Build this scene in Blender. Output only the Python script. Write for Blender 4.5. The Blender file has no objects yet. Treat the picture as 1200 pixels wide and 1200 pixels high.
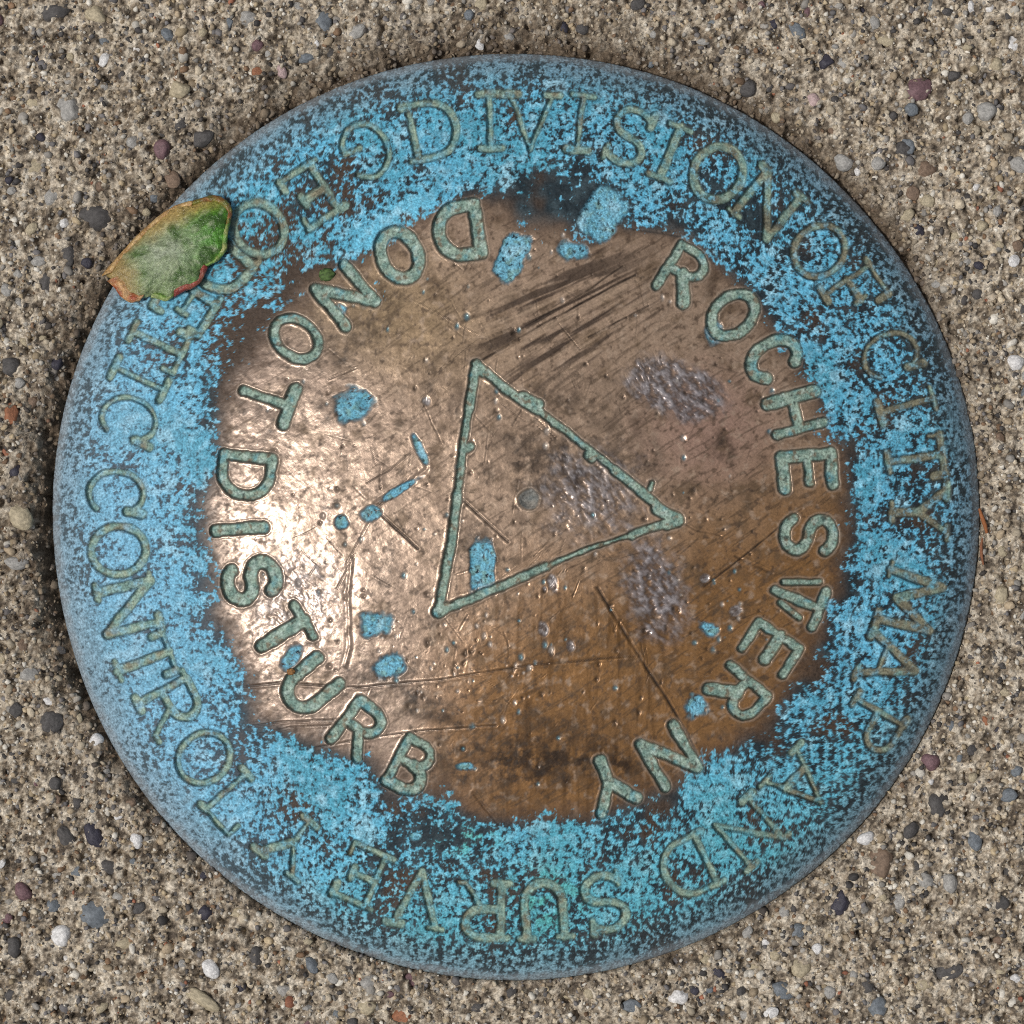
import bpy, math, random
import numpy as np
from mathutils import Vector

random.seed(7)
RNG = np.random.default_rng(11)
MM = 0.001
scene = bpy.context.scene
C = scene.collection
R = math.radians

# ------------------------------------------------------------------ camera
W_MM, H_MM = 98.16, 300.0                # width seen at the rim plane, camera height
CAMX, CAMY = -4 * W_MM / 1200, 5 * W_MM / 1200
cam_d = bpy.data.cameras.new('camera')
cam = bpy.data.objects.new('camera', cam_d)
C.objects.link(cam)
cam.location = (CAMX * MM, CAMY * MM, H_MM * MM)
cam_d.sensor_width = 36.0
cam_d.lens = 36.0 * H_MM / W_MM
cam_d.clip_start, cam_d.clip_end = 0.01, 50.0
scene.camera = cam

# ------------------------------------------------------------------ sky and sun (bright overcast)
SUN_EL, SUN_AZ = 61.0, 190.0             # azimuth counted from +X, counter-clockwise: light comes from the left
world = bpy.data.worlds.new('World')
scene.world = world
world.use_nodes = True
wn = world.node_tree
sky = wn.nodes.new('ShaderNodeTexSky')
sky.sky_type = 'NISHITA'
sky.sun_disc = False
sky.sun_elevation = R(SUN_EL)
sky.sun_rotation = R(90 - SUN_AZ)
sky.air_density, sky.dust_density, sky.ozone_density = 1.0, 4.0, 1.0
hs = wn.nodes.new('ShaderNodeHueSaturation')
hs.inputs['Saturation'].default_value = 0.45
bg = wn.nodes['Background']
bg.inputs['Strength'].default_value = 0.05
wn.links.new(sky.outputs[0], hs.inputs['Color'])
wn.links.new(hs.outputs[0], bg.inputs['Color'])
sun_d = bpy.data.lights.new('sun', 'SUN')
sun_d.energy = 1.5
sun_d.angle = R(11)
sun_d.color = (1.0, 0.96, 0.90)
sun = bpy.data.objects.new('sun', sun_d)
C.objects.link(sun)
sd = Vector((math.cos(R(SUN_EL)) * math.cos(R(SUN_AZ)), math.cos(R(SUN_EL)) * math.sin(R(SUN_AZ)), math.sin(R(SUN_EL))))
sun.rotation_euler = sd.to_track_quat('Z', 'Y').to_euler()
sun.location = sd * 0.5
vs = scene.view_settings
vs.view_transform, vs.look, vs.exposure, vs.gamma = 'Standard', 'None', 0.46, 1.0
vs.use_curve_mapping = False
scene.cycles.use_denoising = False
scene.cycles.filter_width = 1.05

# ------------------------------------------------------------------ small maths
def sstep(a, b, x):
    t = np.clip((x - a) / (b - a), 0, 1)
    return t * t * (3 - 2 * t)

_PERM = np.random.default_rng(5).permutation(4096).astype(np.int64)
_GA = np.random.default_rng(6).uniform(0, 2 * np.pi, 4096)
_GX, _GY = np.cos(_GA), np.sin(_GA)
def perlin(x, y, seed=0):
    x = x + seed * 17.37; y = y + seed * 9.71
    xi = np.floor(x).astype(np.int64); yi = np.floor(y).astype(np.int64)
    xf, yf = x - xi, y - yi
    u = xf ** 3 * (xf * (xf * 6 - 15) + 10); v = yf ** 3 * (yf * (yf * 6 - 15) + 10)
    def g(ix, iy, dx, dy):
        h = _PERM[(_PERM[ix & 4095] + iy) & 4095]
        return _GX[h] * dx + _GY[h] * dy
    n00 = g(xi, yi, xf, yf); n10 = g(xi + 1, yi, xf - 1, yf)
    n01 = g(xi, yi + 1, xf, yf - 1); n11 = g(xi + 1, yi + 1, xf - 1, yf - 1)
    a = n00 + u * (n10 - n00); b = n01 + u * (n11 - n01)
    return (a + v * (b - a)) * 1.45
def fbm(x, y, wl, octs=3, seed=0, gain=0.5):
    s = 0; a = 1.0; t = 0
    for k in range(octs):
        s = s + a * perlin(x / wl, y / wl, seed + k * 3.1); t += a
        a *= gain; wl *= 0.5
    return s / t
def mix(a, b, m):
    m = m[:, None] if np.ndim(m) else m
    return a * (1 - m) + b * m
def col(*c): return np.array([c], float)

# ------------------------------------------------------------------ photograph pixels <-> millimetres on the marker
RD = 44.5                                 # disc radius
def disc_z(r):
    r = np.asarray(r, float)
    z = 9.1 - r * r / (2 * 125.0)
    e = np.clip((r - 40.4) / (RD - 40.4), 0, 1.0)
    return z - 1.65 * e ** 2.3
def on_disc(px, py):
    px = np.asarray(px, float); py = np.asarray(py, float)
    z = np.zeros_like(px)
    for _ in range(4):
        k = W_MM / 1200 * (H_MM - z) / H_MM
        x = CAMX + (px - 600) * k; y = CAMY - (py - 600) * k
        z = disc_z(np.minimum(np.hypot(x, y), RD)) * (np.hypot(x, y) < RD)
    return x, y
def poly_mm(pts):
    p = np.array(pts, float)
    return np.stack(on_disc(p[:, 0], p[:, 1]), 1)
PX = W_MM / 1200                          # one photograph pixel in mm

def seg_dist(x, y, pts):
    d = np.full(x.shape, 1e9)
    for (ax, ay), (bx, by) in zip(pts[:-1], pts[1:]):
        vx, vy = bx - ax, by - ay
        L = vx * vx + vy * vy + 1e-12
        t = np.clip(((x - ax) * vx + (y - ay) * vy) / L, 0, 1)
        d = np.minimum(d, np.hypot(x - ax - t * vx, y - ay - t * vy))
    return d
def inside_poly(x, y, P):
    c = np.zeros(x.shape, bool)
    n = len(P)
    for i in range(n):
        x0, y0 = P[i]; x1, y1 = P[(i + 1) % n]
        if y0 == y1: continue
        cr = ((y0 > y) != (y1 > y)) & (x < (x1 - x0) * (y - y0) / (y1 - y0) + x0)
        c ^= cr
    return c
def signed(x, y, P):
    d = seg_dist(x, y, list(P) + [P[0]])
    return np.where(inside_poly(x, y, P), -d, d)

# ------------------------------------------------------------------ mesh and material helpers
def mesh_np(name, V, F, cols=None, rough=None, normals=None, smooth=True):
    me = bpy.data.meshes.new(name)
    n, m = len(V), len(F)
    k = F.shape[1]
    me.vertices.add(n)
    me.vertices.foreach_set('co', (np.asarray(V, np.float32) * MM).ravel())
    me.loops.add(m * k)
    me.loops.foreach_set('vertex_index', F.astype(np.int32).ravel())
    me.polygons.add(m)
    me.polygons.foreach_set('loop_start', np.arange(0, m * k, k, dtype=np.int32))
    me.update(calc_edges=True)
    me.polygons.foreach_set('use_smooth', np.full(m, smooth))
    if cols is not None:
        a = me.attributes.new('tint', 'FLOAT_COLOR', 'POINT')
        c4 = np.ones((n, 4), np.float32)
        c4[:, :cols.shape[1]] = cols
        a.data.foreach_set('color', c4.ravel())
    if rough is not None:
        a = me.attributes.new('gloss', 'FLOAT', 'POINT')
        a.data.foreach_set('value', rough.astype(np.float32))
    if normals is not None:
        me.normals_split_custom_set_from_vertices(normals.astype(np.float32))
    me.update()
    return me
def obj(name, me, mat, parent=None):
    o = bpy.data.objects.new(name, me)
    C.objects.link(o)
    if mat and not me.materials: me.materials.append(mat)
    if parent: o.parent = parent
    return o
def tag(o, label=None, cat=None, group=None, kind=None):
    for k, v in (('label', label), ('category', cat), ('group', group), ('kind', kind)):
        if v: o[k] = v
    return o

def base_mat(name):
    m = bpy.data.materials.new(name)
    m.use_nodes = True
    nt = m.node_tree
    return m, nt, nt.nodes['Principled BSDF']
def noise_node(nt, scale, detail=4, rough=0.6):
    tc = nt.nodes.new('ShaderNodeTexCoord')
    n = nt.nodes.new('ShaderNodeTexNoise')
    n.inputs['Scale'].default_value = scale
    n.inputs['Detail'].default_value = detail
    n.inputs['Roughness'].default_value = rough
    nt.links.new(tc.outputs['Object'], n.inputs['Vector'])
    return n
def ramp(nt, src, lo, hi, a, b):
    r = nt.nodes.new('ShaderNodeMapRange')
    r.inputs['From Min'].default_value = lo; r.inputs['From Max'].default_value = hi
    r.inputs['To Min'].default_value = a; r.inputs['To Max'].default_value = b
    nt.links.new(src, r.inputs['Value'])
    return r.outputs[0]
def mul_col(nt, c, f):
    mx = nt.nodes.new('ShaderNodeMix')
    mx.data_type = 'RGBA'; mx.blend_type = 'MULTIPLY'
    mx.inputs['Factor'].default_value = 1.0
    nt.links.new(c, mx.inputs['A']); nt.links.new(f, mx.inputs['B'])
    return mx.outputs['Result']
def bump(nt, h, dist, strength, bsdf):
    b = nt.nodes.new('ShaderNodeBump')
    b.inputs['Strength'].default_value = strength
    b.inputs['Distance'].default_value = dist
    nt.links.new(h, b.inputs['Height'])
    nt.links.new(b.outputs[0], bsdf.inputs['Normal'])

def tint_mat(name, rough=0.9, grain=9000, lo=0.75, hi=1.25, bdist=0.00006, bstr=0.6, spec=0.3, metal=False, sub=0.0):
    m, nt, p = base_mat(name)
    at = nt.nodes.new('ShaderNodeAttribute'); at.attribute_name = 'tint'
    n = noise_node(nt, grain)
    f = ramp(nt, n.outputs['Fac'], 0.3, 0.7, lo, hi)
    nt.links.new(mul_col(nt, at.outputs['Color'], f), p.inputs['Base Color'])
    p.inputs['Specular IOR Level'].default_value = spec
    p.inputs['Roughness'].default_value = rough
    if metal:                                # bare metal is smoother and more even than the crust
        nt.links.new(at.outputs['Alpha'], p.inputs['Metallic'])
        g = nt.nodes.new('ShaderNodeAttribute'); g.attribute_name = 'gloss'
        nt.links.new(g.outputs['Fac'], p.inputs['Roughness'])
        k = ramp(nt, g.outputs['Fac'], 0.45, 0.78, 0.0, 1.0)
        ml = nt.nodes.new('ShaderNodeMix')
        ml.inputs['B'].default_value = 1.0
        f2n = ramp(nt, n.outputs['Fac'], 0.3, 0.7, 0.80, 1.2)
        nt.links.new(k, ml.inputs['Factor']); nt.links.new(f2n, ml.inputs['A']); nt.links.new(f, ml.inputs['B'])
        nt.links.new(mul_col(nt, at.outputs['Color'], ml.outputs['Result']), p.inputs['Base Color'])
        bump(nt, n.outputs['Fac'], bdist, bstr, p)
        bn = p.inputs['Normal'].links[0].from_node
        nt.links.new(ramp(nt, g.outputs['Fac'], 0.45, 0.78, 0.22, bstr), bn.inputs['Strength'])
        return m
    if sub:
        p.inputs['Subsurface Weight'].default_value = sub
        p.inputs['Subsurface Radius'].default_value = (0.0006, 0.0008, 0.0003)
        p.inputs['Subsurface Scale'].default_value = 1.0
    bump(nt, n.outputs['Fac'], bdist, bstr, p)
    return m
M_DISC = tint_mat('weathered_bronze', grain=4800, lo=0.45, hi=1.5, bdist=0.00006, bstr=0.8, spec=0.3, metal=True)
M_CONC = tint_mat('concrete_matrix', grain=3600, lo=0.4, hi=1.5, bdist=0.0002, bstr=1.0, spec=0.2)
M_SAND = tint_mat('sand_grain', rough=0.75, grain=5000, lo=0.75, hi=1.25, bdist=0.00005, bstr=0.5, spec=0.35)
M_LEAF = tint_mat('fleshy_leaf', rough=0.22, grain=2600, lo=0.6, hi=1.35, bdist=0.0003, bstr=0.9, spec=0.6, sub=0.0)

def stone_mat(name, c, rough=0.65):
    m, nt, p = base_mat(name)
    n = noise_node(nt, 3500, 5, 0.7)
    rg = nt.nodes.new('ShaderNodeRGB'); rg.outputs[0].default_value = (*c, 1)
    f = ramp(nt, n.outputs['Fac'], 0.3, 0.72, 0.55, 1.5)
    nt.links.new(mul_col(nt, rg.outputs[0], f), p.inputs['Base Color'])
    p.inputs['Roughness'].default_value = rough
    p.inputs['Specular IOR Level'].default_value = 0.35
    bump(nt, n.outputs['Fac'], 0.00010, 0.8, p)
    return m

# ------------------------------------------------------------------ stroke alphabet
def arc(cx, cy, rx, ry, a0, a1, n=14):
    return [(cx + rx * math.cos(R(a)), cy + ry * math.sin(R(a))) for a in np.linspace(a0, a1, n)]
def glyph(ch, serif):
    s = 0.13
    G, S = [], []                          # strokes, serif anchors (x, y, left, right)
    if ch == 'D':
        w = 0.80; G = [[(0, 0), (0, 1), (0.34, 1)] + arc(0.34, 0.5, w - 0.34, 0.5, 90, -90) + [(0, 0)]]
        S = [(0, 0, s, 0), (0, 1, s, 0)]
    elif ch == 'I':
        w = 0.0; G = [[(0, 0), (0, 1)]]; S = [(0, 0, .2, .2), (0, 1, .2, .2)]
    elif ch == 'V':
        w = 0.76; G = [[(0, 1), (w / 2, 0), (w, 1)]]; S = [(0, 1, s, s), (w, 1, s, s)]
    elif ch == 'S':
        w = 0.66
        G = [arc(w / 2, 0.745, w / 2, 0.255, 25, 270) + arc(w / 2, 0.245, w / 2, 0.245, 90, -155)]
        if serif: G += [[(w * .96, .78), (w * .98, 1.02)], [(w * .03, .22), (w * .02, -.02)]]
    elif ch == 'O':
        w = 0.88 if serif else 0.74; G = [arc(w / 2, 0.5, w / 2, 0.5, 0, 360, 30)]
    elif ch == 'C':
        w = 0.80 if serif else 0.70; G = [arc(w / 2, 0.5, w / 2, 0.5, 42, 318, 24)]
        if serif: G += [[(w * .9, .72), (w * .95, 1.0)]]
    elif ch == 'G':
        w = 0.84; G = [arc(w / 2, 0.5, w / 2, 0.5, 45, 330, 24) + [(w * .93, .42), (w * .6, .42)]]
    elif ch == 'N':
        w = 0.78; G = [[(0, 0), (0, 1), (w, 0), (w, 1)]]; S = [(0, 0, s, s), (0, 1, s, 0), (w, 1, s, s)]
    elif ch == 'F':
        w = 0.62; G = [[(0, 0), (0, 1), (w, 1)], [(0, .52), (w * .7, .52)]]; S = [(0, 0, s, s), (0, 1, s, 0)]
        if serif: G += [[(w, 1), (w, .78)], [(w * .7, .62), (w * .7, .42)]]
    elif ch == 'E':
        w = 0.64; G = [[(w, 0), (0, 0), (0, 1), (w, 1)], [(0, .52), (w * (.7 if serif else .9), .52)]]; S = [(0, 0, s, 0), (0, 1, s, 0)]
        if serif: G += [[(w, 1), (w, .8)], [(w, 0), (w, .2)], [(w * .7, .62), (w * .7, .42)]]
    elif ch == 'T':
        w = 0.74; G = [[(w / 2, 0), (w / 2, 1)], [(0, 1), (w, 1)]]; S = [(w / 2, 0, .18, .18)]
        if serif: G += [[(0, 1), (0, .8)], [(w, 1), (w, .8)]]
    elif ch == 'Y':
        w = 0.78; G = [[(w / 2, 0), (w / 2, .48), (0, 1)], [(w / 2, .48), (w, 1)]]; S = [(w / 2, 0, .16, .16), (0, 1, s, s), (w, 1, s, s)]
    elif ch == 'M':
        w = 0.94; G = [[(0, 0), (.06, 1), (w / 2, .25), (w - .06, 1), (w, 0)]]; S = [(0, 0, s, s), (w, 0, s, s)]
    elif ch == 'A':
        w = 0.84; G = [[(0, 0), (w / 2, 1), (w, 0)], [(w * .2, .36), (w * .8, .36)]]; S = [(0, 0, s, s), (w, 0, s, s)]
    elif ch == 'P':
        w = 0.64; G = [[(0, 0), (0, 1), (.34, 1)] + arc(.34, .74, w - .34, .26, 90, -90) + [(0, .48)]]; S = [(0, 0, s, s), (0, 1, s, 0)]
    elif ch == 'R':
        w = 0.66; G = [[(0, 0), (0, 1), (.34, 1)] + arc(.34, .74, w - .34, .26, 90, -90) + [(0, .48)], [(.34, .48), (w, 0)]]; S = [(0, 0, s, s), (0, 1, s, 0), (w, 0, 0, s)]
    elif ch == 'B':
        w = 0.62; G = [[(0, 0), (0, 1), (.32, 1)] + arc(.32, .765, w - .36, .235, 90, -90) + [(0, .53)], [(.32, .53)] + arc(.32, .265, w - .32, .265, 90, -90) + [(0, 0)]]
    elif ch == 'U':
        w = 0.70; G = [[(0, 1)] + [(0, .35)] + arc(w / 2, .35, w / 2, .35, 180, 360) + [(w, 1)]]; S = [(0, 1, s, s), (w, 1, s, s)]
    elif ch == 'H':
        w = 0.66; G = [[(0, 0), (0, 1)], [(w, 0), (w, 1)], [(0, .5), (w, .5)]]
    elif ch == 'L':
        w = 0.62; G = [[(0, 1), (0, 0), (w, 0), (w, .24)]]; S = [(0, 1, s, s), (0, 0, s, 0)]
    if serif:
        for (x, y, l, r_) in S: G.append([(x - l, y), (x + r_, y)])
    return [[(x - w / 2, y - 0.5) for x, y in g] for g in G]

# every letter: character, place on the photograph, extra turn in degrees
OUT_CW = [('D', 509, 151, 0), ('I', 574, 142, 2), ('V', 622, 143, 0), ('I', 680, 144, -3), ('S', 737, 160, 4), ('I', 785, 179, 0),
          ('O', 841, 203, 0), ('N', 899, 240, 0), ('O', 960, 294, -4), ('F', 1003, 345, 0), ('C', 1043, 417, 0), ('I', 1062, 475, 0),
          ('T', 1072, 537, 0), ('Y', 1077, 600, 0), ('M', 1066, 705, 4), ('A', 1043, 775, 0), ('P', 1020, 852, 0), ('A', 938, 918, 0),
          ('N', 878, 975, -5), ('D', 804, 1018, 0), ('S', 709, 1058, 0), ('U', 637, 1067, 0), ('R', 566, 1067, -3), ('V', 490, 1053, -6),
          ('E', 421, 1025, 0), ('Y', 343, 988, 4)]
OUT_CCW = [('G', 428, 177, 0), ('E', 362, 230, 0), ('O', 303, 268, 0), ('D', 256, 312, 0), ('E', 216, 358, 0), ('T', 184, 402, 0),
           ('I', 163, 444, 6), ('C', 151, 492, 4), ('C', 136, 578, 0), ('O', 139, 645, 0), ('N', 150, 712, 0), ('T', 168, 775, 0),
           ('R', 200, 828, 0), ('O', 239, 888, 0), ('L', 278, 942, 4)]
IN_CW = [('R', 800, 320, -2), ('O', 859, 369, 0), ('C', 907, 421, 0), ('H', 932, 484, 4), ('E', 946, 552, 2), ('S', 948, 627, 0),
         ('T', 934, 703, 4), ('E', 903, 760, 4), ('R', 865, 812, 0), ('N', 784, 886, 0), ('Y', 714, 918, -6)]
IN_CCW = [('D', 537, 271, 4), ('O', 468, 299, 0), ('N', 404, 346, 0), ('O', 347, 397, 0), ('T', 312, 467, -4), ('D', 288, 558, 0),
          ('I', 281, 620, 0), ('S', 295, 681, 0), ('T', 331, 742, -4), ('U', 363, 804, 0), ('R', 420, 854, 0), ('B', 482, 898, 4)]
def px_strokes(ch, px, py, extra, ring, inward, serif, h):
    cx, cy = ring
    ux, uy = px - cx, py - cy
    L = math.hypot(ux, uy); ux, uy = ux / L, uy / L
    rx, ry = -uy, ux
    if inward: ux, uy, rx, ry = -ux, -uy, -rx, -ry
    c, s = math.cos(R(extra)), math.sin(R(extra))
    out = []
    for g in glyph(ch, serif):
        pts = []
        for gx, gy in g:
            qx, qy = gx * h, gy * h
            qx, qy = qx * c + qy * s, -qx * s + qy * c
            pts.append((px + qx * rx + qy * ux, py + qx * ry + qy * uy))
        out.append(poly_mm(pts))
    return out
MARKS = []        # dict(name, strokes, hw, depth, kind, label)
def add_letters(lst, ring, inward, serif, h, hw, depth, kind):
    for ch, px, py, ex in lst:
        MARKS.append(dict(name='letter', strokes=px_strokes(ch, px, py, ex, ring, inward, serif, h), hw=hw, depth=depth, kind=kind,
                          label=None, extra=[]))
        if ch == 'T' and kind == 'in' and (px, py) == (934, 703):      # an A struck first, the T over it
            MARKS[-1]['extra'] = [poly_mm([(918, 682), (960, 682)]), poly_mm([(914, 706), (936, 724)])]
add_letters(OUT_CW, (604, 605), False, True, 64, 0.41, 0.34, 'out')
add_letters(OUT_CCW, (604, 605), True, True, 64, 0.41, 0.34, 'out')
add_letters(IN_CW, (614, 596), False, False, 57, 0.585, 0.46, 'in')
add_letters(IN_CCW, (614, 596), True, False, 57, 0.585, 0.46, 'in')
TRI = [([(558, 427), (566, 436)], -.06), ([(558, 427), (600, 462), (632, 482)], 0), ([(612, 466), (630, 474)], -.16), ([(632, 482), (660, 503), (720, 550)], .10), ([(690, 533), (693, 536)], -.06),
       ([(720, 550), (765, 588), (792, 609)], .0), ([(770, 596), (794, 609), (782, 614)], -.14), ([(792, 609), (740, 627)], .04), ([(740, 627), (690, 643), (640, 664)], .22), ([(640, 664), (590, 686), (514, 717)], .04),
       ([(514, 717), (522, 712)], -.10), ([(514, 717), (528, 640), (536, 580)], .02), ([(536, 580), (543, 520), (549, 480)], .09), ([(549, 480), (558, 427)], .0), ([(546, 525), (551, 523)], .02), ([(762, 573), (764, 566)], .2)]
MARKS.append(dict(name='triangle', strokes=[poly_mm(p) for p, w_ in TRI], off=[w_ for p, w_ in TRI], hw=0.50, depth=0.42, kind='in', label=None, extra=[]))
MARKS.append(dict(name='centre_punch', strokes=[poly_mm([(619, 585), (620, 586)])], hw=1.0, depth=0.22, kind='punch', label=None, extra=[]))

# ------------------------------------------------------------------ the bronze disc: one height field, cut into body and marks
N = 860
g = np.linspace(-1, 1, N)
A_, B_ = np.meshgrid(g, g, indexing='xy')
rad = np.maximum(np.abs(A_), np.abs(B_))
with np.errstate(divide='ignore', invalid='ignore'):
    th = np.where(np.abs(A_) >= np.abs(B_), np.where(A_ >= 0, 0, np.pi) + np.pi / 4 * np.where(A_ != 0, B_ / np.where(A_ == 0, 1, A_), 0),
                  np.where(B_ >= 0, np.pi / 2, -np.pi / 2) - np.pi / 4 * np.where(B_ != 0, A_ / np.where(B_ == 0, 1, B_), 0))
T1 = 0.982
rr = np.where(rad < T1, RD * rad / T1, RD)
skirt = np.clip((rad - T1) / (1 - T1), 0, 1).ravel()
wob = 1 + 0.0016 * np.sin(3 * th + 1) + 0.001 * np.sin(7 * th)
X = (rr * np.cos(th) * wob).ravel(); Y = (rr * np.sin(th) * wob).ravel(); rr = rr.ravel(); th = th.ravel()
Z = disc_z(rr) - 3.0 * skirt

BRONZE = poly_mm([(566, 232), (610, 262), (660, 262), (690, 285), (745, 268), (800, 278), (850, 318), (893, 372), (930, 418), (965, 480), (990, 540), (992, 610), (982, 690),
                  (948, 765), (905, 835), (850, 880), (800, 915), (745, 935), (690, 958), (620, 962), (560, 958), (520, 935), (462, 920), (430, 885), (380, 872), (300, 838),
                  (285, 780), (262, 735), (250, 690), (246, 640), (240, 600), (262, 545), (258, 505), (270, 460), (300, 420), (318, 380), (372, 330), (425, 300), (470, 270), (510, 240)])
s = signed(X, Y, BRONZE)
f1 = fbm(X, Y, 0.60, 3, 1, 0.75)
f2 = fbm(X, Y, 5.0, 3, 2)
f3 = fbm(X, Y, 1.7, 3, 3)
f4 = fbm(X, Y, 10.0, 2, 4)
ux = (X * 0.80 + Y * 0.60); uy = (-X * 0.60 + Y * 0.80)         # wiping direction on the upper left
strk = fbm(ux / 4.5, uy, 0.8, 3, 5)

def blob(px, py, a, b, rot=0.0, soft=0.35, wob_=0.25):
    cx, cy = on_disc(px, py)
    c, s_ = math.cos(R(rot)), math.sin(R(rot))
    dx, dy = X - cx, Y - cy
    qx, qy = dx * c + dy * s_, -dx * s_ + dy * c
    d = np.hypot(qx / (a * PX), qy / (b * PX)) + wob_ * f3
    return 1 - sstep(1 - soft, 1 + soft, d)
def box_blob(px, py, a, b, rot, soft=0.12):
    cx, cy = on_disc(px, py)
    c, s_ = math.cos(R(rot)), math.sin(R(rot))
    dx, dy = X - cx, Y - cy
    qx, qy = dx * c + dy * s_, -dx * s_ + dy * c
    d = (np.abs(qx / (a * PX)) ** 4 + np.abs(qy / (b * PX)) ** 4) ** 0.25 + 0.34 * f3 + 0.12 * f1
    return 1 - sstep(1 - soft, 1 + soft, d)

ulq = np.exp(-((X + 24) ** 2 + (Y - 21) ** 2) / 55.0)            # wiped area, upper left
edge = sstep(-2.2, 2.0, s + 2.2 * f2 + 1.2 * f3 - 1.0 * ulq + 1.6 * ulq * strk * 2)
dens = 0.5 + 0.5 * np.clip(2.2 * f2 + 1.2 * f4 + .9 * f3, -1, 1)
cov = edge * (0.40 + 0.27 * dens) - 0.05 * sstep(2.5, 0.0, s) * edge - .02 * sstep(38.5, 42.5, rr) + .09 * sstep(-22, -36, X)
darktop = blob(655, 232, 62, 34, 0, 0.6) + 0.8 * blob(880, 250, 60, 16, -38, 0.6) + 0.7 * blob(520, 975, 60, 24, 8, 0.5, .5) + 0.5 * blob(330, 260, 60, 16, 45, 0.7, .6)
cov = cov - 0.30 * np.clip(darktop, 0, 1) - 0.22 * ulq * edge * (0.5 - 1.2 * strk)
# thick bright deposits
dep = np.clip(blob(462, 262, 52, 17, 33, 0.4, .5) + blob(440, 342, 19, 15, 0, .4, .5) + 0.9 * blob(250, 330, 20, 14, 30, .5, .6), 0, 1) * (rr < 36)
cov = cov + 0.30 * dep
fine = 0.5 + 0.62 * f1
pat = sstep(-0.075, 0.07, cov - fine)
# where the photograph shows worn plugs and pits holding blue crust
plugs = [(565, 664, 14, 30, -4, 'box'), (600, 301, 15, 27, -27, 'box'), (706, 252, 21, 31, -34, 'box'), (415, 475, 18, 18, 0, 'rnd'), (440, 731, 17, 14, 0, 'rnd'),
         (456, 782, 17, 13, 10, 'rnd'), (672, 294, 15, 12, 0, 'rnd'), (815, 828, 13, 12, 0, 'rnd'), (831, 738, 11, 8, -30, 'rnd'), (401, 612, 7, 6, 0, 'rnd'),
         (433, 602, 12, 7, 25, 'rnd'), (545, 898, 9, 5, 0, 'rnd'), (486, 1000 - 20, 6, 5, 0, 'rnd'), (838, 392, 10, 13, 0, 'rnd'), (398, 362, 8, 6, 0, 'rnd'), (342, 770, 16, 9, 50, 'rnd'), (468, 574, 26, 4, 31, 'rnd'), (494, 530, 4, 17, 24, 'rnd')]
plug = np.zeros_like(X)
plug_id = np.full(X.shape, -1)
for i, (px, py, a, b, rot, t) in enumerate(plugs):
    m = box_blob(px, py, a, b, rot) if t == 'box' else blob(px, py, a, b, rot, 0.3, 0.75)
    plug = np.maximum(plug, m)
    plug_id = np.where(m > 0.5, i, plug_id)
pat = np.maximum(pat, plug * sstep(.34, .56, 0.60 + 0.7 * f1))

# ---- bronze colour
left = sstep(6, -26, X + 0.25 * Y)
person_refl = sstep(2, -16, Y + 0.30 * f2 * 10 - 0.45 * (X - 2)) * sstep(-13, -1, X + 3 * f2)  # dark reflection of a person overhead, painted in as browner bronze
brz = mix(col(.43, .305, .215), col(.38, .285, .225), left)
brz = mix(brz, col(.30, .150, .050), np.clip(person_refl, 0, 1) * 0.9)
pink = blob(830, 500, 70, 60, 0, 0.8)
brz = mix(brz, col(.42, .25, .20), 0.6 * pink)
olive = blob(450, 360, 110, 60, -25, 0.9)
brz = mix(brz, col(.36, .25, .11), 0.5 * olive)
t1 = sstep(-.05, 0.45, fbm(X, Y, 2.9, 4, 8, .68))
brz = mix(brz, col(.12, .078, .045), 0.8 * t1)
t2 = sstep(0.06, 0.42, fbm(X, Y, 0.8, 3, 9, .7))
brz = mix(brz, col(.07, .045, .03), 0.75 * t2)
t3 = sstep(0.1, 0.5, fbm(X, Y, 1.1, 3, 12, .6))
brz = mix(brz, col(.56, .42, .31), 0.5 * t3)
vst = fbm(X, Y / 9.0, 0.7, 3, 13) * sstep(-3, -8, Y) * sstep(-8, 0, X) * sstep(20, 12, X)
brz = mix(brz, col(.12, .06, .02), np.clip(vst * 1.6, 0, .75))
blot = np.clip(.8 * blob(505, 832, 34, 14, -10, .7, .8) + .9 * blob(640, 545, 52, 30, -20, .8, .9) + .7 * blob(455, 790, 42, 20, 0, .8, .7) + .7 * blob(640, 870, 90, 34, 0, .8, .8)
               + .6 * blob(560, 640, 20, 40, 20, .8, .8) + .8 * blob(850, 525, 12, 20, 40, .6, .6) + .6 * blob(600, 905, 120, 26, 4, .8, .9) + .5 * blob(400, 400, 60, 30, 30, .9, .9)
               + .55 * blob(720, 500, 46, 40, 60, .9, .9), 0, 1)
blot = np.clip(blot + .55 * sstep(.12, .45, fbm(X, Y, 6.0, 3, 15, .6)), 0, 1) * sstep(-.45, .15, fbm(X, Y, 1.2, 4, 16, .7))
brz = mix(brz, col(.022, .015, .011), .9 * blot)
hair = sstep(.22, .5, fbm(ux / 7, uy, .42, 2, 17)) + sstep(.22, .5, fbm(X * .5 - Y * .86, (X * .86 + Y * .5) / 7, .45, 2, 18))
brz = mix(brz, col(.08, .055, .036), .5 * np.clip(hair, 0, 1))
# tarnish rim along the patina edge
tar = sstep(-2.6, 0.2, s + 1.2 * f3 + 1.0 * f2)
brz = mix(brz, col(.085, .052, .034), 0.75 * tar)
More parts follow.
